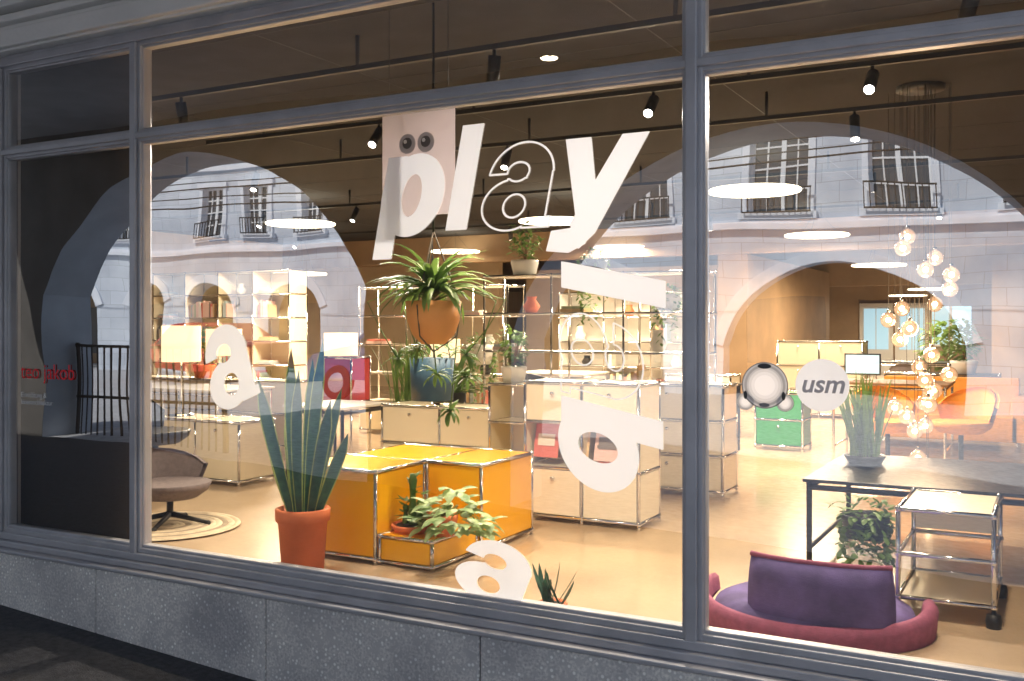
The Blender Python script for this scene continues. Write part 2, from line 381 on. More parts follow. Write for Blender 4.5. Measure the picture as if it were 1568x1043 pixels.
# ---------------------------------------------------------------- buildings across the street
def facade(name,x0,x1,y,archs,wxs,ww,rows,zt,zcor):
    root=empty(name); b=B(); yb=y-.5
    arch_wall(b,x0,x1,yb,y,-1.5,zcor,archs,'facade','reveal')
    X=[x0]; 
    for wx in wxs: X+=[wx-ww/2,wx+ww/2]
    X.append(x1)
    Z=[zcor+.2]
    for (a,c) in rows: Z+=[a,c]
    Z.append(zt)
    for i in range(len(X)-1):
        for j in range(len(Z)-1):
            if i%2==1 and j%2==1: continue
            b.add([(X[i],y,Z[j]),(X[i+1],y,Z[j]),(X[i+1],y,Z[j+1]),(X[i],y,Z[j+1])],[(0,3,2,1)],'facade')
    b.box(x0,x1,y-.05,y+.16,zcor,zcor+.12,'facade2'); b.box(x0,x1,y-.05,y+.09,zcor+.12,zcor+.2,'facade2')
    for (ac,hw,Rr,cr) in archs:
        n=24; vs=[];fs=[]
        for i in range(n+1):
            t=math.asin(hw/Rr)*(-1+2*i/n)
            for rr_ in (Rr+.01,Rr+.28): vs.append((ac+rr_*math.sin(t),y+.05,cr-Rr+rr_*math.cos(t)))
            vs.append((ac+(Rr+.28)*math.sin(t),y,cr-Rr+(Rr+.28)*math.cos(t)))
        for i in range(n): fs+=[(i*3,i*3+1,i*3+4,i*3+3),(i*3+1,i*3+2,i*3+5,i*3+4)]
        b.add(vs,fs,'facade2')
    for k in range(1,len(rows)):
        b.box(x0,x1,y+.001,y+.12,rows[k][0]-.65,rows[k][0]-.5,'facade2')
    b.box(x0,x1,y-.1,y+.5,zt,zt+.3,'facade2')
    b.done('walls',parent=root)
    t=B(); g=B(); rl=B()
    for wx in wxs:
        for (a,c) in rows:
            l,r=wx-ww/2,wx+ww/2
            t.box(l-.14,l,y-.22,y+.05,a-.05,c+.02,'facade2'); t.box(r,r+.14,y-.22,y+.05,a-.05,c+.02,'facade2')
            t.box(l-.2,r+.2,y-.22,y+.10,c,c+.16,'facade2'); t.box(l-.2,r+.2,y-.22,y+.13,a-.14,a,'facade2')
            g.box(l,r,y-.21,y-.19,a,c,'dkwin')
            mm=4
            for q in range(3): 
                xx=l+(r-l)*q/2; wd=.06 if q!=1 else .045
                g.box(xx-wd,xx+wd,y-.19,y-.15,a,c,'whitewood')
            for q in (1,3):
                xx=l+(r-l)*q/4; g.box(xx-.014,xx+.014,y-.19,y-.16,a,c,'whitewood')
            for q in range(mm+1):
                zz=a+(c-a)*q/mm; wd=.04 if q in (0,mm) else .018
                g.box(l,r,y-.19,y-.157,zz-wd,zz+wd,'whitewood')
            rl.box(l-.1,r+.1,y+.20,y+.23,a+.42,a+.45,'iron'); rl.box(l-.1,r+.1,y+.20,y+.23,a-.02,a+.01,'iron')
            xx=l-.1
            while xx<r+.1: rl.box(xx,xx+.02,y+.205,y+.225,a,a+.43,'iron'); xx+=.12
    t.done('window_surrounds',parent=root); g.done('windows',parent=root); rl.done('balcony_rails',parent=root)
    d=B(); d.box(x0,x1,y-4.2,y-4.0,-1.5,zcor,'brownwall'); d.box(x0,x1,y-4,y-.5,zcor-.3,zcor,'facade')
    xx=x0+1
    while xx<x1-2: d.box(xx,xx+1.8,y-4.0,y-3.96,.6,2.3,'dkwin'); xx+=2.6
    d.box(x0,x1,y-9,y-4.2,zcor,zt,'facade')
    d.add([(x0,y+.5,zt+.3),(x1,y+.5,zt+.3),(x1,y-5,zt+2.0),(x0,y-5,zt+2.0)],[(0,1,2,3)],'roof')
    d.done('back_and_roof',parent=root)
YF=-18
facade('townhouse',-13.2,4.8,YF,[(-10.1,2.2,2.5,3.0),(-4.0,2.5,2.6,3.0),(2.1,2.2,2.5,2.9)],[-11.6,-8.4,-5.25,-2.78,-.2,2.4],1.15,[(4.05,5.9),(7.3,9.0)],9.6,3.7)
facade('townhouse',-34,-13.25,YF-.25,[(-31.5,.95,1.0,2.9),(-28.3,.95,1.0,2.9),(-25.2,.95,1.0,2.9),(-22.3,.95,1.0,2.8),(-19.2,.95,1.0,2.75),(-15.6,1.0,1.1,2.7)],[-31,-28.4,-26,-22.26,-20.4,-18.6,-16.1,-14.4],.85,[(4.3,5.7),(6.9,8.3)],9.2,3.75)
facade('townhouse',4.85,26,YF+.1,[(8.4,2.4,2.5,2.7),(14.6,2.4,2.5,2.7),(21,2.4,2.5,2.7)],[6.4,9.2,12,14.8,17.6,20.4,23.2],1.05,[(4.0,5.7),(7.2,8.9)],9.4,3.6)
b=B()
for (y,z,sg) in ((-13,4.7,.5),(-13.1,4.95,.4),(-9.5,4.0,.35),(-15,5.4,.5),(-11,4.55,.6)):
    pts=[(-30+i*2.5,y+.02*i,z+sg*((i-10)/10)**2-.3) for i in range(21)]
    b.tube(pts,.014,'iron',5)
b.done('overhead_wires')

def car(x,y,col):
    b=B(); g=gz(x)
    prof=[(-2.1,.35),(-2.12,.62),(-1.95,.82),(-1.1,.95),(-.55,1.38),(.75,1.42),(1.5,1.0),(2.05,.92),(2.12,.6),(2.08,.33)]
    n=len(prof); vs=[]
    for yy in (-.85,-.8,.8,.85):
        for (px,pz) in prof: vs.append((x+px,y+yy*(1 if pz<1 else .82),g+pz+(0.03 if abs(yy)<.82 else 0)))
    fs=[]
    for r in range(3):
        for i in range(n): j=(i+1)%n; fs.append((r*n+i,r*n+j,(r+1)*n+j,(r+1)*n+i))
    fs.append(tuple(range(n-1,-1,-1))); fs.append(tuple(3*n+i for i in range(n)))
    b.add(vs,fs,col)
    for sy in (-1,1):
        yy=y+sy*.80
        for q in ([(-.98,.97),(-.5,1.32),(.05,1.35),(.05,.97)],[(.12,.97),(.12,1.35),(.70,1.35),(1.3,1.0)]):
            b.add([(x+a,yy-sy*(c-.97)*.25+sy*.045,g+c) for a,c in q],[(0,1,2,3)],'dkwin')
        for wx in (-1.3,1.35):
            b.tube([(x+wx,y+sy*.72,g+.32),(x+wx,y+sy*.88,g+.32)],.32,'tyre',20); b.tube([(x+wx,y+sy*.87,g+.32),(x+wx,y+sy*.89,g+.32)],.19,'chrome',14)
    b.done('parked_car',bevel=.03)
car(-10.2,-11.5,'carp'); car(-18.5,-14.5,'redp')

# ---------------------------------------------------------------- glyphs
def ell(x,y,cx,cy,rx,ry): return (1-np.sqrt(((x-cx)/rx)**2+((y-cy)/ry)**2))*min(rx,ry)
def bx(x,y,x0,x1,y0,y1): return np.minimum(np.minimum(x-x0,x1-x),np.minimum(y-y0,y1-y))
def poly(x,y,P):
    f=None;n=len(P)
    ar=sum(P[i][0]*P[(i+1)%n][1]-P[(i+1)%n][0]*P[i][1] for i in range(n)); sg=1 if ar>0 else -1
    for i in range(n):
        (a,c),(d,e)=P[i],P[(i+1)%n]; l=math.hypot(d-a,e-c)
        g=sg*((d-a)*(y-c)-(e-c)*(x-a))/l
        f=g if f is None else np.minimum(f,g)
    return f
mx_=np.maximum; mn_=np.minimum
def g_p(x,y): return mn_(mx_(bx(x,y,0,.3,-.32,1.0),ell(x,y,.47,.49,.48,.53)),-ell(x,y,.46,.49,.15,.27))
def g_b(x,y): return mn_(mx_(bx(x,y,0,.32,0,1.27),ell(x,y,.5,.47,.50,.51)),-ell(x,y,.50,.47,.17,.25))
def g_l(x,y): return bx(x,y,0,.31,0,1.30)
def g_a(x,y):
    bowl=ell(x,y,.40,.285,.40,.31)
    stem=bx(x,y,.60,.90,0,.68); foot=bx(x,y,.62,.97,0,.12)
    hook=mn_(ell(x,y,.47,.62,.44,.41),y-.66)
    f=mx_(mx_(bowl,stem),mx_(hook,foot))
    f=mx_(f,bx(x,y,.56,.90,.5,.7)); f=mx_(f,bx(x,y,.3,.62,.40,.60))
    f=mn_(f,-ell(x,y,.45,.27,.15,.14))
    f=mn_(f,-ell(x,y,.43,.68,.15,.115))
    f=mn_(f,-bx(x,y,-.1,.42,.60,.665))
    return f
def g_y(x,y):
    return mx_(mx_(poly(x,y,[(0,1),(.33,1),(.60,.1),(.33,0.02)]),poly(x,y,[(.72,1),(1.05,1),(.60,-.12),(.42,-.30),(.25,0)])),poly(x,y,[(.0,-.31),(.30,-.34),(.50,-.24),(.55,-.02),(.02,-.07)]))
def glyph(b,fn,T,k,shear=.2,outline=0,ext=(-.15,1.15,-.45,1.42),n=110,yy=-.004):
    xs=np.arange(ext[0],ext[1],1/n); ys=np.arange(ext[2],ext[3],1/n)
    X,Y=np.meshgrid(xs,ys,indexing='ij'); F=fn(X,Y)
    if outline:
        gx,gy=np.gradient(F,1/n); gm=np.sqrt(gx*gx+gy*gy)+1e-6
        F=outline-np.abs(F)/np.clip(gm,.35,3)
    vs=[];fs=[];cache={}
    def vert(p):
        key=(round(p[0],6),round(p[1],6))
        if key not in cache:
            cache[key]=len(vs); u,v=p[0]+shear*p[1],p[1]; a,c=T(u,v); vs.append((a,yy,c))
        return cache[key]
    nx,ny=F.shape
    for i in range(nx-1):
        for j in range(ny-1):
            q=(F[i,j],F[i+1,j],F[i+1,j+1],F[i,j+1])
            if max(q)<=0: continue
            P=((xs[i],ys[j]),(xs[i+1],ys[j]),(xs[i+1],ys[j+1]),(xs[i],ys[j+1]))
            if min(q)>0: fs.append([vert(p) for p in P]); continue
            out=[]
            for a in range(4):
                c=(a+1)%4
                if q[a]>0: out.append(P[a])
                if (q[a]>0)!=(q[c]>0):
                    t=q[a]/(q[a]-q[c]); out.append((P[a][0]+t*(P[c][0]-P[a][0]),P[a][1]+t*(P[c][1]-P[a][1])))
            if len(out)>=3:
                ids=[vert(p) for p in out]
                ids=[ids[t] for t in range(len(ids)) if ids[t]!=ids[t-1]]
                if len(set(ids))>=3 and len(set(ids))==len(ids): fs.append(ids)
    b.add(vs,fs,k)
s=.355
lettering=empty('window_lettering')
def H(x0,z0,sc=s): return lambda u,v:(x0+u*sc,z0+v*sc)
def V(x0,z0,sc=s): return lambda u,v:(x0+v*sc,z0-u*sc)
def RT(cx,cz,ang,sx,sz):
    c,sn=math.cos(ang),math.sin(ang)
    return lambda u,v:(cx+c*(u-.5)*sx-sn*(v-.5)*sz, cz+sn*(u-.5)*sx+c*(v-.5)*sz)
for nm,fn,T,kw in (('letter_p',g_p,H(-2.775,2.015),{}),('letter_l',g_l,H(-2.395,2.02),{}),('letter_a',g_a,H(-2.225,2.015),dict(outline=.012)),
    ('letter_y',g_y,H(-1.87,2.02),{}),('letter_l_turned',g_l,V(-1.82,1.866),{}),('letter_a_turned',g_a,V(-1.82,1.665),dict(outline=.009)),
    ('letter_b_turned',g_b,V(-1.82,1.304),{}),('letter_a_tilted',g_a,RT(-3.71,1.385,R(22),.34,.40),dict(shear=.1)),
    ('letter_a_low',g_a,RT(-2.15,.522,R(-14),.385,.265),dict(shear=.1))):
    b=B(); glyph(b,fn,T,'vinyl',**kw); b.done(nm,parent=lettering)

def text(name,body,x,z,size,m,y=-.006,shear=0,offset=0,parent=None,align='LEFT'):
    c=bpy.data.curves.new(name,'FONT'); c.body=body; c.size=size; c.shear=shear; c.offset=offset; c.align_x=align
    c.materials.append(M[m]); o=bpy.data.objects.new(name,c); S.collection.objects.link(o); o.location=(x,y,z); o.rotation_euler=(R(90),0,0)
    if parent: o.parent=parent
    return o
text('shop_name_text','teo jakob',-5.35,1.285,.125,'redv',parent=lettering,y=-.008)
text('opening_text','Einrichtung &\nInnenarchitektur',-5.35,1.175,.042,'vinylw',parent=lettering)
def disc(b,x,z,r,k,y,n=40,rz=None):
    rz=rz or r
    b.add([(x+r*math.cos(2*math.pi*i/n),y,z+rz*math.sin(2*math.pi*i/n)) for i in range(n)],[tuple(range(n))],k)
def ring_(b,x,z,r0,r1,k,y,n=48):
    vs=[];fs=[]
    for i in range(n):
        c_,s_=math.cos(2*math.pi*i/n),math.sin(2*math.pi*i/n); vs+=[(x+r0*c_,y,z+r0*s_),(x+r1*c_,y,z+r1*s_)]
    for i in range(n): j=(i+1)%n; fs.append((i*2,i*2+1,j*2+1,j*2))
    b.add(vs,fs,k)
st=empty('round_window_sticker'); b=B(); disc(b,-.754,1.376,.097,'vinyl',-.004); b.done('white_disc',parent=st)
text('disc_text','usm',-.754,1.35,.095,'vinylg',shear=.25,offset=.002,parent=st,align='CENTER')
# printed picture of a metal ball joint on the glass
b=B(); cx,cz=-.964,1.370
greys=[mat('print_grey_%d'%i,(g,g,g*1.05),.5,trans=t) for i,(g,t) in enumerate(((.05,.0),(.25,.2),(.45,.3),(.62,.4),(.75,.45),(.86,.45),(.96,.45)))]
def ball(x,z,r,y):
    seq=((1,1),(.95,3),(.88,2),(.78,3),(.70,4),(.58,5),(.44,6),(.0,6))
    for i in range(len(seq)-1):
        ring_(b,x,z,r*seq[i+1][0],r*seq[i][0],greys[seq[i][1]],y)
ball(cx-.075,cz-.064,.033,-.004); ball(cx+.075,cz-.064,.033,-.0045)
ball(cx,cz,.088,-.009)
disc(b,cx,cz+.073,.026,greys[0],-.0145,rz=.010); disc(b,cx-.072,cz-.038,.007,greys[0],-.0150,rz=.016); disc(b,cx+.072,cz-.038,.007,greys[0],-.0155,rz=.016)
disc(b,cx,cz-.074,.020,greys[1],-.016,rz=.008)
b.done('metal_ball_sticker')

# ---------------------------------------------------------------- modular furniture
def usm(name,x0,x1,y0,y1,z0,z1,cols,rows,k,open_=(),back=True,knob=True,feet=True,extra=None,cx=None,rz=None):
    b=B(); X=cx or [x0+(x1-x0)*i/cols for i in range(cols+1)]; Z=rz or [z0+(z1-z0)*j/rows for j in range(rows+1)]
    cols=len(X)-1; rows=len(Z)-1; r=.011
    for y in (y0,y1):
        for z in Z: b.tube([(x0,y,z),(x1,y,z)],r,'chrome')
        for x in X: b.tube([(x,y,Z[0]),(x,y,Z[-1])],r,'chrome')
    for x in X:
        for z in Z:
            b.tube([(x,y0,z),(x,y1,z)],r,'chrome')
            for y in (y0,y1): b.sphere((x,y,z),.017,'chrome',8,6)
    g=.014;t=.004
    for i in range(cols):
        for j in range(rows):
            op=(i,j) in open_
            if not op:
                b.box(X[i]+g,X[i+1]-g,y0-t,y0+t,Z[j]+g,Z[j+1]-g,k)
                if knob:
                    b.tube([((X[i]+X[i+1])/2,y0-.024,Z[j+1]-.07),((X[i]+X[i+1])/2,y0-t,Z[j+1]-.07)],.013,'chrome',12)
            if back: b.box(X[i]+g,X[i+1]-g,y1-t,y1+t,Z[j]+g,Z[j+1]-g,k)
    for z in Z:
        for i in range(cols): b.box(X[i]+g,X[i+1]-g,y0+g,y1-g,z-t,z+t+.004,k)
    for x in X:
        for j in range(rows):
            if back: b.box(x-t,x+t,y0+g,y1-g,Z[j]+g,Z[j+1]-g,k)
    if feet and z0>ZF+.02:
        for x in X:
            for y in (y0,y1): b.tube([(x,y,ZF),(x,y,z0)],.012,'chrome')
    if extra: extra(b)
    return b.done(name)
usm('yellow_display_cabinet',-3.95,-3.355,.775,1.26,.28,.77,1,1,'yellow',knob=False)
usm('yellow_display_cabinet',-3.345,-2.965,1.285,1.93,.28,.77,1,1,'yellow',knob=False)
usm('yellow_display_cabinet',-3.95,-3.36,1.29,1.93,.28,.765,1,1,'yellow',knob=False)
usm('yellow_plinth_shelf',-3.335,-2.985,.79,1.26,.27,.412,1,1,'yellow',knob=False)
def magz(b):
    x=-3.20
    for i in range(3):
        b.add([(x,2.40,.68),(x+.19,2.40,.68),(x+.19,2.46,.92),(x,2.46,.92)],[(0,1,2,3)],mags[(i*2)%7])
        b.add([(x+.03,2.414,.76),(x+.16,2.414,.76),(x+.16,2.430,.84),(x+.03,2.430,.84)],[(0,1,2,3)],mags[(i*2+1)%7]); x+=.23
    x=-2.72
    for i in range(6):
        b.box(x,x+.24,2.42,2.64,.655+i*.022,.674+i*.022,mags[i%7])
usm('cream_drawer_cabinet',-3.23,-2.39,2.34,2.72,.29,1.20,2,3,'cream',open_=((0,1),(1,1)),cx=[-3.23,-2.80,-2.39],rz=[.29,.62,.93,1.20],extra=magz)
usm('cream_drawer_cabinet',-3.75,-3.27,2.75,3.1,.30,1.15,1,3,'cream',open_=((0,2),(0,1)))
usm('cream_drawer_cabinet',-2.85,-2.25,3.75,4.12,.30,1.12,2,3,'cream')
usm('cream_sideboard',-6.95,-5.95,2.40,2.82,.29,.78,2,1,'cream')
usm('cream_sideboard',-5.0,-3.85,3.1,3.5,.30,.92,2,2,'cream')
usm('cream_sideboard',-9.6,-7.2,4.4,4.8,.30,.98,3,2,'cream')
def shelfstuff(X,Z,y,seed,pb=.22):
    rr=random.Random(seed)
    def ex(b):
        for i in range(len(X)-1):
            for j in range(len(Z)-1):
                z=Z[j]+.012
                q=rr.random()
                if q<pb:
                    x=X[i]+.05
                    while x<X[i+1]-.15 and rr.random()<.9:
                        w_=rr.uniform(.015,.04); h=rr.uniform(.16,.26); b.box(x,x+w_,y+.05,y+.22,z,z+h,mags[rr.randrange(7)]); x+=w_+.002
                elif q<.5:
                    cx_=(X[i]+X[i+1])/2+rr.uniform(-.1,.1); h=rr.uniform(.12,.24)
                    b.lathe((cx_,y+.15,z),[(.001,0),(.05,0),(.08,h*.4),(.04,h*.8),(.05,h)],rr.choice(['white','terra','white','blackp','chrome']),16)
                elif q<.75:
                    b.box(X[i]+.06,X[i]+.3,y+.05,y+.25,z,z+.03,mags[rr.randrange(7)]); b.box(X[i]+.07,X[i]+.28,y+.06,y+.25,z+.031,z+.055,mags[rr.randrange(7)])
    return ex
SZ=[.3,.65,1.0,1.35,1.7,2.05]
OP=[(i,j) for i in range(3) for j in range(1,5)]
usm('tall_open_shelf',-4.7,-2.6,4.3,4.68,.3,2.05,3,5,'white',open_=OP,back=False,extra=shelfstuff([-4.7,-4.0,-3.3,-2.6],SZ,4.3,3))
usm('tall_open_shelf',-7.6,-5.5,6.2,6.6,.3,2.05,3,5,'cream',open_=OP,back=False,extra=shelfstuff([-7.6,-6.9,-6.2,-5.5],SZ,6.2,5))
usm('tall_open_shelf',-12.6,-9.8,7.4,7.8,.3,2.4,4,6,'cream',open_=[(i,j) for i in range(4) for j in range(1,6)],extra=shelfstuff([-12.6,-11.9,-11.2,-10.5,-9.8],[.3,.65,1,1.35,1.7,2.05,2.4],7.4,9))
usm('tall_open_shelf',-6.3,-4.2,9.2,9.6,.3,2.05,3,5,'white',open_=OP,extra=shelfstuff([-6.3,-5.6,-4.9,-4.2],SZ,9.2,11))
usm('green_cabinet',-2.85,-2.35,6.95,7.35,.3,.86,1,2,'greenp')
usm('cream_drawer_cabinet',-4.2,-3.4,7.9,8.3,.3,.98,2,2,'cream')
usm('cream_drawer_cabinet',-3.6,-2.4,11.0,11.4,.3,1.35,2,3,'cream')
usm('black_cabinet',-1.9,-.6,9.6,10.0,.3,.98,2,2,'blackp')
usm('red_cabinet',-6.3,-5.95,3.9,4.2,.85,1.28,1,1,'redp',knob=False,feet=True)
def desk(name,x0,x1,y0,y1,z,top,leg='chrome',th=.02,r=.014):
    b=B(); b.box(x0,x1,y0,y1,z,z+th,top)
    for x in (x0+.03,x1-.03):
        for y in (y0+.03,y1-.03): b.tube([(x,y,ZF),(x,y,z)],r,leg)
        b.tube([(x,y0+.03,z-.03),(x,y1-.03,z-.03)],r,leg); b.tube([(x,y0+.03,ZF+.12),(x,y1-.03,ZF+.12)],r*.8,leg)
    for y in (y0+.03,y1-.03): b.tube([(x0+.03,y,z-.03),(x1-.03,y,z-.03)],r,leg)
    b.done(name,bevel=.002)
desk('desk',-5.75,-5.1,2.7,3.4,.90,'white','black'); desk('desk',-4.0,-2.95,6.0,6.8,.95,'blackp','black')
desk('desk',-2.0,-.9,6.6,7.4,1.0,'wood','chrome'); desk('desk',-6.0,-5.0,7.2,8.0,.98,'white','chrome')
desk('desk',-2.6,-1.2,12.6,13.4,1.0,'blackp','chrome'); desk('desk',-8.6,-7.0,3.2,4.0,.95,'white','chrome')
desk('dining_table',-1.22,.9,1.80,3.05,.735,'blackp','black',.018,.016)
for (x,y,z) in ((-1.75,7.0,1.02),):
    b=B(); b.box(x-.18,x+.18,y,y+.02,z+.06,z+.28,'blackp'); b.box(x-.02,x+.02,y+.005,y+.018,z,z+.06,'chrome'); b.box(x-.08,x+.08,y-.06,y+.06,z,z+.01,'chrome'); b.box(x-.165,x+.165,y-.003,y,z+.075,z+.265,'screen'); b.done('desktop_monitor')
# chrome trolley
b=B(); x0,x1,y0,y1=-.64,-.24,1.14,1.72
for x in (x0,x1):
    for y in (y0,y1):
        b.tube([(x,y,.31),(x,y,.745)],.0115,'chrome'); b.lathe((x,y,.25),[(.001,0),(.03,0),(.034,.03),(.03,.06),(.001,.06)],'black',12); 
for z in (.34,.54,.745):
    for y in (y0,y1): b.tube([(x0,y,z),(x1,y,z)],.011,'chrome')
    for x in (x0,x1): b.tube([(x,y0,z),(x,y1,z)],.011,'chrome')
    for x in (x0,x1):
        for y in (y0,y1): b.sphere((x,y,z),.017,'chrome',8,6)
b.box(x0+.013,x1-.013,y0+.013,y1-.013,.335,.345,'cream'); b.box(x0+.013,x1-.013,y0+.013,y1-.013,.738,.75,'cream')
b.box(x0+.013,x1-.013,y1-.006,y1+.002,.56,.73,'cream')
b.done('serving_trolley')
def shellchair(name,x,y,fab,ang=0,sc=1.0,zs=.45,bh=.30):
    b=B(); z=ZF
    b.lathe((x,y,z+zs-.10),[(.03,0),(.18*sc,.02),(.25*sc,.07),(.27*sc,.12),(.25*sc,.125),(.001,.11)],fab,24)
    vs=[];fs=[]
    m=9; q=5
    for i in range(m+1):
        t=ang+R(-75)+R(150)*i/m
        for j in range(q+1):
            h=j/q; rad=(.27+.05*h)*sc; hh=(.02+bh*h*math.cos((i/m-.5)*2.6)**.6)
            vs.append((x+rad*math.cos(t),y+rad*math.sin(t),z+zs+hh))
    for i in range(m):
        for j in range(q): a=i*(q+1)+j; fs.append((a,a+1,a+q+2,a+q+1))
    o=len(vs); vs+=[(x+(vx-x)*.88,y+(vy-y)*.88,vz+.006) for vx,vy,vz in vs]; fs+=[tuple(a+o for a in reversed(f)) for f in fs]
    for i in range(m): a=i*(q+1)+q; fs.append((a,a+q+1,a+q+1+o,a+o))
    b.add(vs,fs,fab,True)
    b.tube([(x,y,z+.06),(x,y,z+zs-.09)],.022,'black')
    for i in range(4):
        t=ang+R(45+90*i); b.tube([(x,y,z+.08),(x+.26*math.cos(t),y+.26*math.sin(t),z+.025)],[.02,.012],'black')
        b.sphere((x+.26*math.cos(t),y+.26*math.sin(t),z+.02),.02,'black',8,6)
    b.done(name)
shellchair('swivel_chair',-5.22,1.00,'greyfab',R(160),1.0,.27,.20)
shellchair('swivel_chair',-6.2,1.75,'blackp',R(200),1.0,.50)
shellchair('swivel_chair',-1.35,5.9,'orfab',R(120)); shellchair('swivel_chair',-.75,6.1,'orfab',R(60))
shellchair('swivel_chair',-3.6,5.5,'blackp',R(260)); shellchair('swivel_chair',-5.4,6.9,'blackp',R(260)); shellchair('swivel_chair',-1.9,12.2,'greyfab',R(260))
b=B(); b.box(-1.75,-.35,7.9,8.7,.36,.62,'orfab'); b.box(-1.75,-.35,8.5,8.75,.62,1.0,'orfab'); b.box(-1.85,-1.7,7.9,8.75,.36,.82,'orfab'); b.box(-.4,-.25,7.9,8.75,.36,.82,'orfab')
for x in (-1.75,-.35):
    for y in (8,8.65): b.tube([(x,y,.25),(x,y,.37)],.015,'chrome')
b.done('orange_sofa',bevel=.05)
b=B()
for i in range(12):
    b.lathe((-5.2,.95,ZF),[(.04*i+.001,.010),(.04*i+.012,.018),(.04*i+.030,.018),(.04*i+.041,.010)],'rug' if i%3 else 'rug2',48)
b.done('round_rug')
# low lounge chair near the glass
b=B()
cx,cy=-.97,.86
vs=[];fs=[];n=26;ring=[(0,.0),(-.01,.075),(.01,.105),(.03,.112),(.05,.098),(.06,.04)]
for i in range(n+1):
    t=R(168)+R(204)*i/n
    for (d,h) in ring:
        rx=.52-d; ry=.44-d
        lift=.035-.05*math.cos((i/n-.5)*math.pi)
        vs.append((cx+rx*math.cos(t),cy+ry*math.sin(t),.25+.0+h*1.0+(lift if h>0 else 0)))
q=len(ring)
for i in range(n):
    for j in range(q-1): a=i*q+j; fs.append((a,a+q,a+q+1,a+1))
fs.append(tuple(range(q))); fs.append(tuple(n*q+j for j in range(q-1,-1,-1)))
b.add(vs,fs,'redfab',True)
b.lathe((cx,cy,.26),[(.001,.10),(.36,.10),(.43,.07),(.455,.0)],'bluefab',32)
def cush(x0,x1,y,z0,z1,th,bow,k,kp):
    nx,nz=16,8; F=[];Bk=[]
    for i in range(nx+1):
        for j in range(nz+1):
            u=i/nx*2-1; v=j/nz*2-1
            uu=u*(1-.03*v*v); vv=v*(1-.07*u*u)
            puff=th*.5*(max(0,(1-u**6)*(1-v**6)))**.5
            X=(x0+x1)/2+uu*(x1-x0)/2*(1-.02*v); Zz=(z0+z1)/2+vv*(z1-z0)/2+.012*abs(u)**3
            Y=y+bow*u*u
            F.append((X,Y-puff,Zz)); Bk.append((X,Y+puff,Zz))
    fs=[]
    for i in range(nx):
        for j in range(nz): a=i*(nz+1)+j; fs.append((a,a+nz+1,a+nz+2,a+1))
    b.add(F,fs,k,True); b.add(Bk,[tuple(reversed(f)) for f in fs],k,True)
    pp=[F[i*(nz+1)+nz] for i in range(0,nx+1)]
    b.tube(pp,.012,kp,8)
cush(-1.20,-.58,.56,.27,.585,.15,.06,'bluefab','redfab')
b.done('lounge_chair')

# ---------------------------------------------------------------- lamps
def arealight(name,loc,size,power,col=(1,.81,.57),parent=None):
    l=bpy.data.lights.new(name,'AREA'); l.shape='DISK'; l.size=size; l.energy=power; l.color=col
    o=bpy.data.objects.new(name,l); S.collection.objects.link(o); o.location=loc
    if parent: o.parent=parent
    return o
for (x,y,z,pw) in [(-2.60,5.97,2.90,360),(-8.65,6.32,2.90,470),(-6.52,12.04,2.9,420),(-2.99,10.8,2.86,330),(-2.65,14.2,2.6,350),(-11.3,9.4,2.45,0),(-5.6,7.6,2.9,330),(-9.5,11.5,2.9,0),(-2.2,18,2.3,0),(-3.2,22.5,2.3,360)]:
    root=empty('disc_pendant_lamp')
    b=B(); b.lathe((x,y,z),[(.001,0),(.44,0),(.45,.008),(.45,.022),(.44,.03),(.001,.03)],'lampdisc',40)
    for i in range(3):
        t=i*2.094; b.tube([(x+.3*math.cos(t),y+.3*math.sin(t),z+.03),(x,y,ZC)],.0025,'black',5)
    b.done('disc',parent=root)
    if pw: arealight('glow',(x,y,z-.02),.88,pw,parent=root)
def track(y,x0,x1,spots,z=3.05,pw=45,col=(1,.82,.58)):
    root=empty('track_light')
    b=B(); b.box(x0,x1,y-.016,y+.016,z,z+.03,'black')
    x=x0+.6
    while x<x1: b.tube([(x,y,z+.03),(x,y,ZC)],.012,'black'); x+=1.9
    for (sx,dx,dy,lit) in spots:
        d=Vector((dx,dy,-1)).normalized(); p=Vector((sx,y,z-.06)); b.tube([(sx,y,z),(sx,y,z-.05)],.01,'black')
        b.tube([p-d*.03,p+d*.15],.034,'black',16); q=p+d*.148
        b.tube([q,q+d*.004],.028,'spot',14)
        if lit:
            l=bpy.data.lights.new('beam','SPOT'); l.energy=pw*abs(lit); l.spot_size=R(100); l.spot_blend=.9; l.color=col; l.shadow_soft_size=.05
            o=bpy.data.objects.new('beam',l); S.collection.objects.link(o); o.location=q+d*.02; o.rotation_euler=d.to_track_quat('-Z','Y').to_euler(); o.parent=root
    b.done('track',parent=root)
track(.80,-6,2.5,[(-4.9,-.1,.3,1),(-2.6,-.2,.2,1.2),(-.3,-.3,.25,1)],pw=310)
track(2.1,-6,2.5,[(-4.3,.15,-1.0,1),(-2.2,.1,-1.2,1.1),(-.9,.0,-1.2,.9)],pw=310,col=(1,.89,.76))  # spots added here, turned toward the glass to backlight the lettering
track(3.3,-10,3,[(-6.6,.2,-.5,1),(-3.9,.1,-.6,1.3),(-1.2,.1,-.4,1),(.12,-.3,-.8,0)],pw=350)
track(6.0,-12,3,[(-7.5,0,-.6,0),(-4.2,0,-.8,1),(-1.5,0,.4,0),(-9,0,-.6,0)],pw=320)
track(9.0,-13,3,[(-7,0,.2,0),(-4,0,.2,0),(-1.2,0,-.5,0),(-11,0,-.8,1)],pw=440)
b=B(); b.lathe((-2.75,1.75,ZC-.006),[(.001,0),(.03,0),(.05,.001),(.055,.006)],'lampdisc',24); b.done('recessed_downlight')
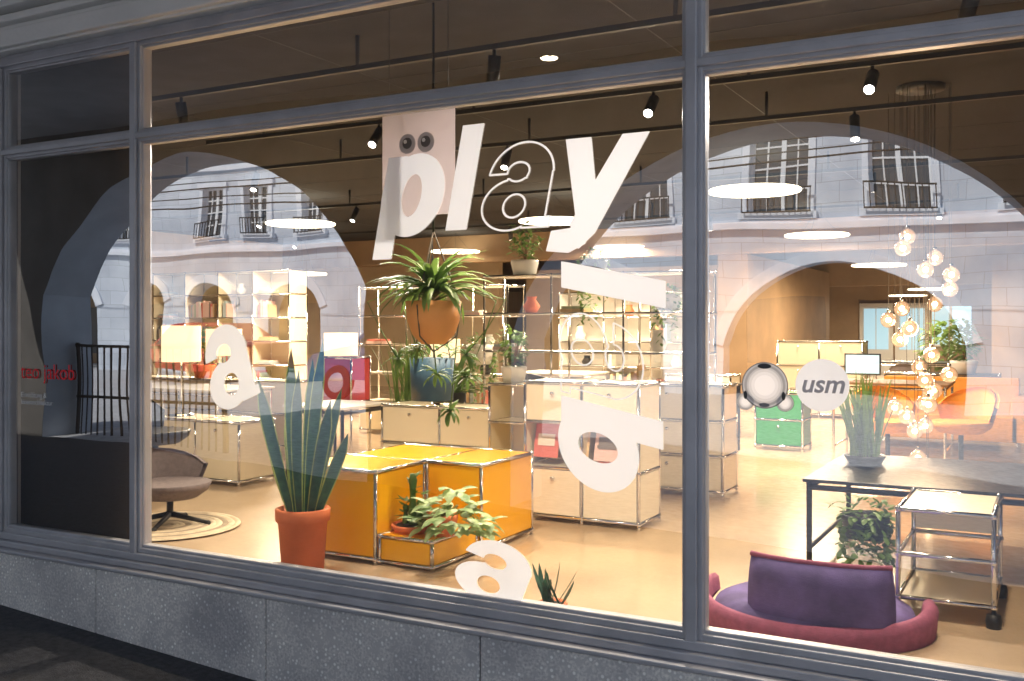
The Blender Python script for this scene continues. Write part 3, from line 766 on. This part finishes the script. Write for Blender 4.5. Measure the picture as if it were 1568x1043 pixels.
def shadelamp(x,y,zc,w_,h,base):
    b=B(); b.lathe((x,y,zc-h/2),[(w_/2,0),(w_/2,h)],'shade',28); b.lathe((x,y,zc-h/2),[(w_/2-.004,0),(w_/2-.004,h)],'shade',28)
    b.tube([(x,y,base),(x,y,zc+h/2-.03)],.008,'chrome'); b.lathe((x,y,base),[(.001,.02),(.11,.015),(.12,0)],'chrome',24)
    b.sphere((x,y,zc),.04,'bulb'); b.done('table_lamp')
shadelamp(-6.85,2.62,1.43,.34,.32,.79); shadelamp(-6.35,4.25,1.38,.34,.27,ZF); shadelamp(-8.3,4.6,1.4,.4,.3,.99); shadelamp(-4.5,3.3,1.38,.26,.2,.93)
b=B(); C0=Vector((-.82,3.64,0)); ux=Vector((.8777,.4791,0)); uy=Vector((-.4791,.8777,0)); rr=random.Random(4)
globes=[(-.136,2.198),(-.190,2.116),(.082,2.058),(-.027,1.971),(.131,1.935),(.186,1.845),(.177,1.745),(-.077,1.713),(-.177,1.632),(-.122,1.573),(-.136,1.496),(.036,1.392),(.136,1.260),(-.041,1.224),(.018,1.133),(.10,1.043),(-.122,1.011),(.091,.884),(.014,.848),(-.072,.694),(.009,.626),(.077,.35),(-.054,.952),(.163,1.133),(.06,1.30),(-.02,1.06)]
for (dx,z) in globes:
    p=C0+ux*dx+uy*rr.uniform(-.22,.22); p.z=z
    b.sphere(p,.055,'globe',18,12); b.sphere(p,.02,'bulb',8,6); b.tube([(p.x,p.y,z+.05),(p.x,p.y,z+.075)],.012,'chrome'); b.tube([(p.x,p.y,z+.07),(p.x,p.y,3.23)],.0018,'rope',4)
b.lathe((C0.x,C0.y,3.22),[(.001,0),(.16,0),(.16,.03)],'black',30)
o=b.done('globe_chandelier')
l=bpy.data.lights.new('chandelier_glow','POINT'); l.energy=70; l.color=(1,.70,.42); l.shadow_soft_size=.25; lo=bpy.data.objects.new('chandelier_glow',l); S.collection.objects.link(lo); lo.location=(-.8,3.6,1.5); lo.parent=o

# ---------------------------------------------------------------- plants
def pot(b,c,r0,r1,h,k,rim=True):
    pr=[(.001,0),(r0,0),(r1,h*.8)]
    pr+= [(r1*1.10,h*.8),(r1*1.12,h*.98),(r1*1.06,h),(r1*.98,h),(r1*.9,h*.9),(.001,h*.9)] if rim else [(r1,h),(r1*.93,h),(r1*.9,h*.9),(.001,h*.9)]
    b.lathe(c,pr,k,32); b.lathe(c,[(.001,h*.905),(r1*.9,h*.905)],'soil',20)
b=B(); c=(-3.645,.50,ZF); pot(b,c,.115,.135,.34,'terra')
rr=random.Random(2)
for i,(az,el,ln,off) in enumerate([(180,84,.92,.04),(0,86,.98,.03),(20,78,.72,.06),(200,73,.78,.07),(150,80,.6,.08),(340,73,.68,.07),(260,86,.80,.03),(90,85,.86,.04),(10,68,.5,.09),(175,66,.46,.09)]):
    a=R(az); sdv=Vector((.85+rr.uniform(-.5,.1),rr.uniform(-.2,.9),0))
    b.leaf((c[0]+off*math.cos(a),c[1]+off*math.sin(a)*.6,c[2]+.30),a,R(el),ln,.066,'leafd',droop=rr.uniform(-.15,.2),shape='sword',seg=9,fold=.12,edge='leafe',side_dir=sdv)
b.done('snake_plant')
def tuft(b,c,n,ln,w_,k,rr,el0=20,el1=80,droop=2.0):
    for i in range(n):
        b.leaf(c,rr.uniform(0,6.283),R(rr.uniform(el0,el1)),ln*rr.uniform(.6,1.1),w_*rr.uniform(.7,1.2),k,droop=rr.uniform(.7,1.2)*droop,seg=6,fold=.2)
b=B(); rr=random.Random(5); hx,hy=-2.80,.52
b.lathe((hx,hy,1.50),[(.001,0),(.06,.0),(.11,.05),(.135,.12),(.145,.22),(.13,.22),(.001,.19)],'orangepot',30)
tuft(b,(hx,hy,1.75),60,.38,.038,'leafg',rr,28,85,1.7); tuft(b,(hx,hy,1.74),20,.40,.036,'leafg',rr,20,50,2.4)
for i in range(3):
    t=i*2.094+.5; b.tube([(hx+.14*math.cos(t),hy+.14*math.sin(t),1.70),(hx,hy,2.08),],.004,'rope',5)
    b.tube([(hx+.145*math.cos(t),hy+.145*math.sin(t),1.70),(hx+.12*math.cos(t),hy+.12*math.sin(t),1.54),(hx,hy,1.46)],.004,'rope',5)
b.tube([(hx,hy,2.07),(hx,hy,ZC)],.006,'black',6)
for (dx,dz) in ((-.11,1.47),(-.045,1.34),(.19,1.33),(.06,1.15),(-.22,1.42),(.25,1.45)):
    p=(hx+dx,hy+rr.uniform(-.1,.1),dz)
    mid=(hx+dx*1.9,p[1],1.72); b.tube([(hx,hy,1.72),((hx+mid[0])/2,p[1],1.78),mid,(hx+dx*1.5,p[1],(1.72+dz)/2),p],.0035,'leafg',5)
    tuft(b,p,20,.12,.022,'leafg',rr,-30,70,1.8)
b.done('hanging_spider_plant')
def bush(b,c,rx,ry,rz,n,sz,k,rr,shape='lance'):
    for i in range(n):
        a=rr.uniform(0,6.283); u=rr.uniform(-1,1); q=rr.uniform(.35,1)**.6; sq=math.sqrt(1-u*u)
        clump=.75+.25*math.sin(a*3+u*4)
        p=(c[0]+rx*q*sq*math.cos(a)*clump,c[1]+ry*q*sq*math.sin(a)*clump,c[2]+rz*q*u)
        b.leaf(p,a+rr.uniform(-.8,.8),R(rr.uniform(-30,50)),sz*rr.uniform(.7,1.3),sz*.42*rr.uniform(.8,1.2),k,droop=1.0,seg=3,fold=.15,shape=shape)
b=B(); b.lathe((-3.12,1.0,1.17),[(.001,0),(.12,0),(.13,.24),(.12,.24),(.001,.22)],'bluep',28); bush(b,(-3.12,1.0,1.45),.15,.15,.08,50,.06,'leafg',rr)
for i in range(3):
    t=i*2.094; b.tube([(-3.12+.12*math.cos(t),1+.12*math.sin(t),1.4),(-3.12,1,2.0),(-3.12,1,ZC)],.003,'black',5)
b.done('hanging_planter')
def potplant(name,x,y,z,r,h,k,kind,hh,n,lk='leafg',seed=1):
    rr=random.Random(seed); b=B(); pot(b,(x,y,z),r*.8,r,h,k,rim=False)
    if kind=='bush':
        bush(b,(x,y,z+h+hh*.5),hh*.45,hh*.45,hh*.55,n,hh*.22,lk,rr)
        for i in range(5): b.tube([(x,y,z+h*.9),(x+rr.uniform(-.1,.1)*hh*2,y+rr.uniform(-.1,.1)*hh*2,z+h+hh*.6)],.004,'wood',5)
    elif kind=='tuft': tuft(b,(x,y,z+h*.9),n,hh,hh*.09,lk,rr,35,85,1.2)
    elif kind=='reed':
        for i in range(n): b.leaf((x+rr.uniform(-r,r)*.7,y+rr.uniform(-r,r)*.7,z+h*.9),rr.uniform(0,6.28),R(rr.uniform(72,88)),hh*rr.uniform(.6,1),.018,lk,droop=rr.uniform(0,.5),seg=5)
    elif kind=='trail':
        for i in range(n):
            a=rr.uniform(0,6.28); L_=rr.uniform(.3,1)*hh; px,py=x+r*math.cos(a),y+r*math.sin(a)
            q=0
            while q<L_:
                b.leaf((px+rr.uniform(-.02,.02),py+rr.uniform(-.02,.02),z+h-q),rr.uniform(0,6.28),R(rr.uniform(-50,20)),.055,.03,lk,droop=.8,seg=3); q+=.03
        bush(b,(x,y,z+h+.04),r*1.5,r*1.5,.07,60,.06,lk,rr)
    b.done(name)
potplant('potted_plant',-5.3,3.9,ZF,.16,.62,'blackp','reed',.75,40,'leafg',3)
potplant('potted_plant',-4.75,3.75,ZF,.16,.75,'blackp','tuft',.5,35,'leafg',4)
potplant('potted_plant',-5.1,4.9,1.2,.14,.2,'white','trail',.9,16,'leafg',5)
potplant('potted_plant',-4.35,4.45,2.06,.13,.14,'white','bush',.35,150,'leafg',6)
potplant('potted_plant',-3.65,4.45,2.06,.13,.12,'blackp','trail',.6,14,'leafg',7)
potplant('potted_plant',-2.95,4.45,1.72,.12,.14,'white','trail',.45,14,'leafg',8)
potplant('potted_plant',-6.6,6.35,2.06,.14,.14,'white','trail',.7,14,'leafg',9)
potplant('potted_plant',-3.65,2.95,1.16,.10,.12,'white','bush',.3,110,'leafg',12)
potplant('potted_plant',-1.02,2.6,.755,.12,.05,'blackp','reed',.55,90,'leafg',13)
potplant('potted_plant',-.86,1.62,.50,.12,.12,'blackp','trail',.36,40,'leafg',14)
potplant('potted_plant',-1.0,9.8,.99,.16,.16,'white','bush',.5,140,'leafg',15)
potplant('potted_plant',-1.6,14.0,ZF,.2,.4,'white','bush',1.0,200,'leafg',17)
potplant('potted_plant',-8.6,4.6,.99,.13,.15,'terra','bush',.45,140,'leafg',18)
potplant('potted_plant',-.05,2.6,.755,.1,.12,'white','reed',.35,50,'leafg',21)
b=B(); c=(-3.22,.95,.42); b.lathe(c,[(.001,0),(.10,0),(.125,.035),(.12,.045),(.10,.03),(.001,.028)],'terra',30)
b.lathe(c,[(.001,.04),(.095,.04)],'soil',20)
rr=random.Random(9)
for (dx,h,r) in ((0,.30,.028),(.05,.16,.022),(-.05,.12,.02)):
    pts=[(c[0]+dx,c[1],c[2]+.03+h*i/8) for i in range(9)]; b.tube(pts,[r*(.8+.2*math.sin(i*1.0)) if i<8 else r*.4 for i in range(9)],'leafg',9)
    for i in range(14): b.leaf((c[0]+dx,c[1],c[2]+.08+h*rr.random()*.9),rr.uniform(0,6.28),R(rr.uniform(0,50)),.07,.028,'leafg',droop=.3,seg=3,shape='o')
b.done('potted_cactus')
b=B(); c=(-2.93,.98,.30); rr=random.Random(11); pot(b,(c[0]-.10,c[1]-.02,.415),.07,.09,.12,'terra',rim=False)
for i in range(95):
    a=rr.uniform(0,6.283); q=rr.uniform(.2,1); p=(c[0]+.24*q*math.cos(a),c[1]+.16*q*math.sin(a)-.06,.60+.13*rr.uniform(-1,1)*(1.2-q)-.10*q)
    b.leaf(p,a+rr.uniform(-.6,.6),R(rr.uniform(-15,45)),rr.uniform(.08,.14),rr.uniform(.06,.09),'leafv',droop=1.1,seg=5,fold=.12,shape='o')
for i in range(14):
    a=rr.uniform(0,6.28); b.tube([(c[0]-.1,c[1]-.02,.50),(c[0]+.1*math.cos(a),c[1]+.08*math.sin(a)-.03,.58),(c[0]+.2*math.cos(a),c[1]+.14*math.sin(a)-.05,.55)],.003,'leafe',5)
b.done('variegated_plant')
b=B(); rr=random.Random(12); pot(b,(-1.99,.26,ZF),.05,.06,.10,'terra')
for i in range(14): b.leaf((-1.99+rr.uniform(-.04,.04),.26,.34),rr.uniform(0,6.28),R(rr.uniform(50,85)),rr.uniform(.12,.2),.026,'leafd',droop=-.1,seg=5)
b.done('aloe_plant')
po=empty('hanging_poster'); b=B(); b.box(-2.99,-2.56,.34,.345,2.14,2.66,'pink'); b.tube([(-3.0,.342,2.66),(-2.55,.342,2.66)],.006,'black',6)
b.tube([(-2.95,.342,2.66),(-2.95,.342,ZC)],.002,'black',5); b.tube([(-2.6,.342,2.66),(-2.6,.342,ZC)],.002,'black',5); b.done('sheet',parent=po)
b=B()
for dx in (-.055,.055):
    disc(b,-2.78+dx,2.50,.050,'vinylg',.336); disc(b,-2.78+dx,2.503,.028,'vinyld',.334); disc(b,-2.78+dx-.01,2.511,.010,'vinyl',.332)
b.done('printed_discs',parent=po)
b=B()
for dx in (0,.95):
    x0=-4.9+dx; b.box(x0,x0+.9,25.9,25.98,ZF,2.2,'white'); b.box(x0+.12,x0+.78,25.88,25.90,.9,2.05,'screen'); b.box(x0+.44,x0+.46,25.86,25.88,.9,2.05,'white')
b.done('back_door')
b=B(); b.box(-3.0,-2.0,25.9,25.97,1.0,2.1,'screen'); b.box(-3.06,-1.94,25.88,25.9,1.0,1.05,'white'); b.box(-2.53,-2.47,25.88,25.9,1.05,2.1,'white'); b.done('back_window')
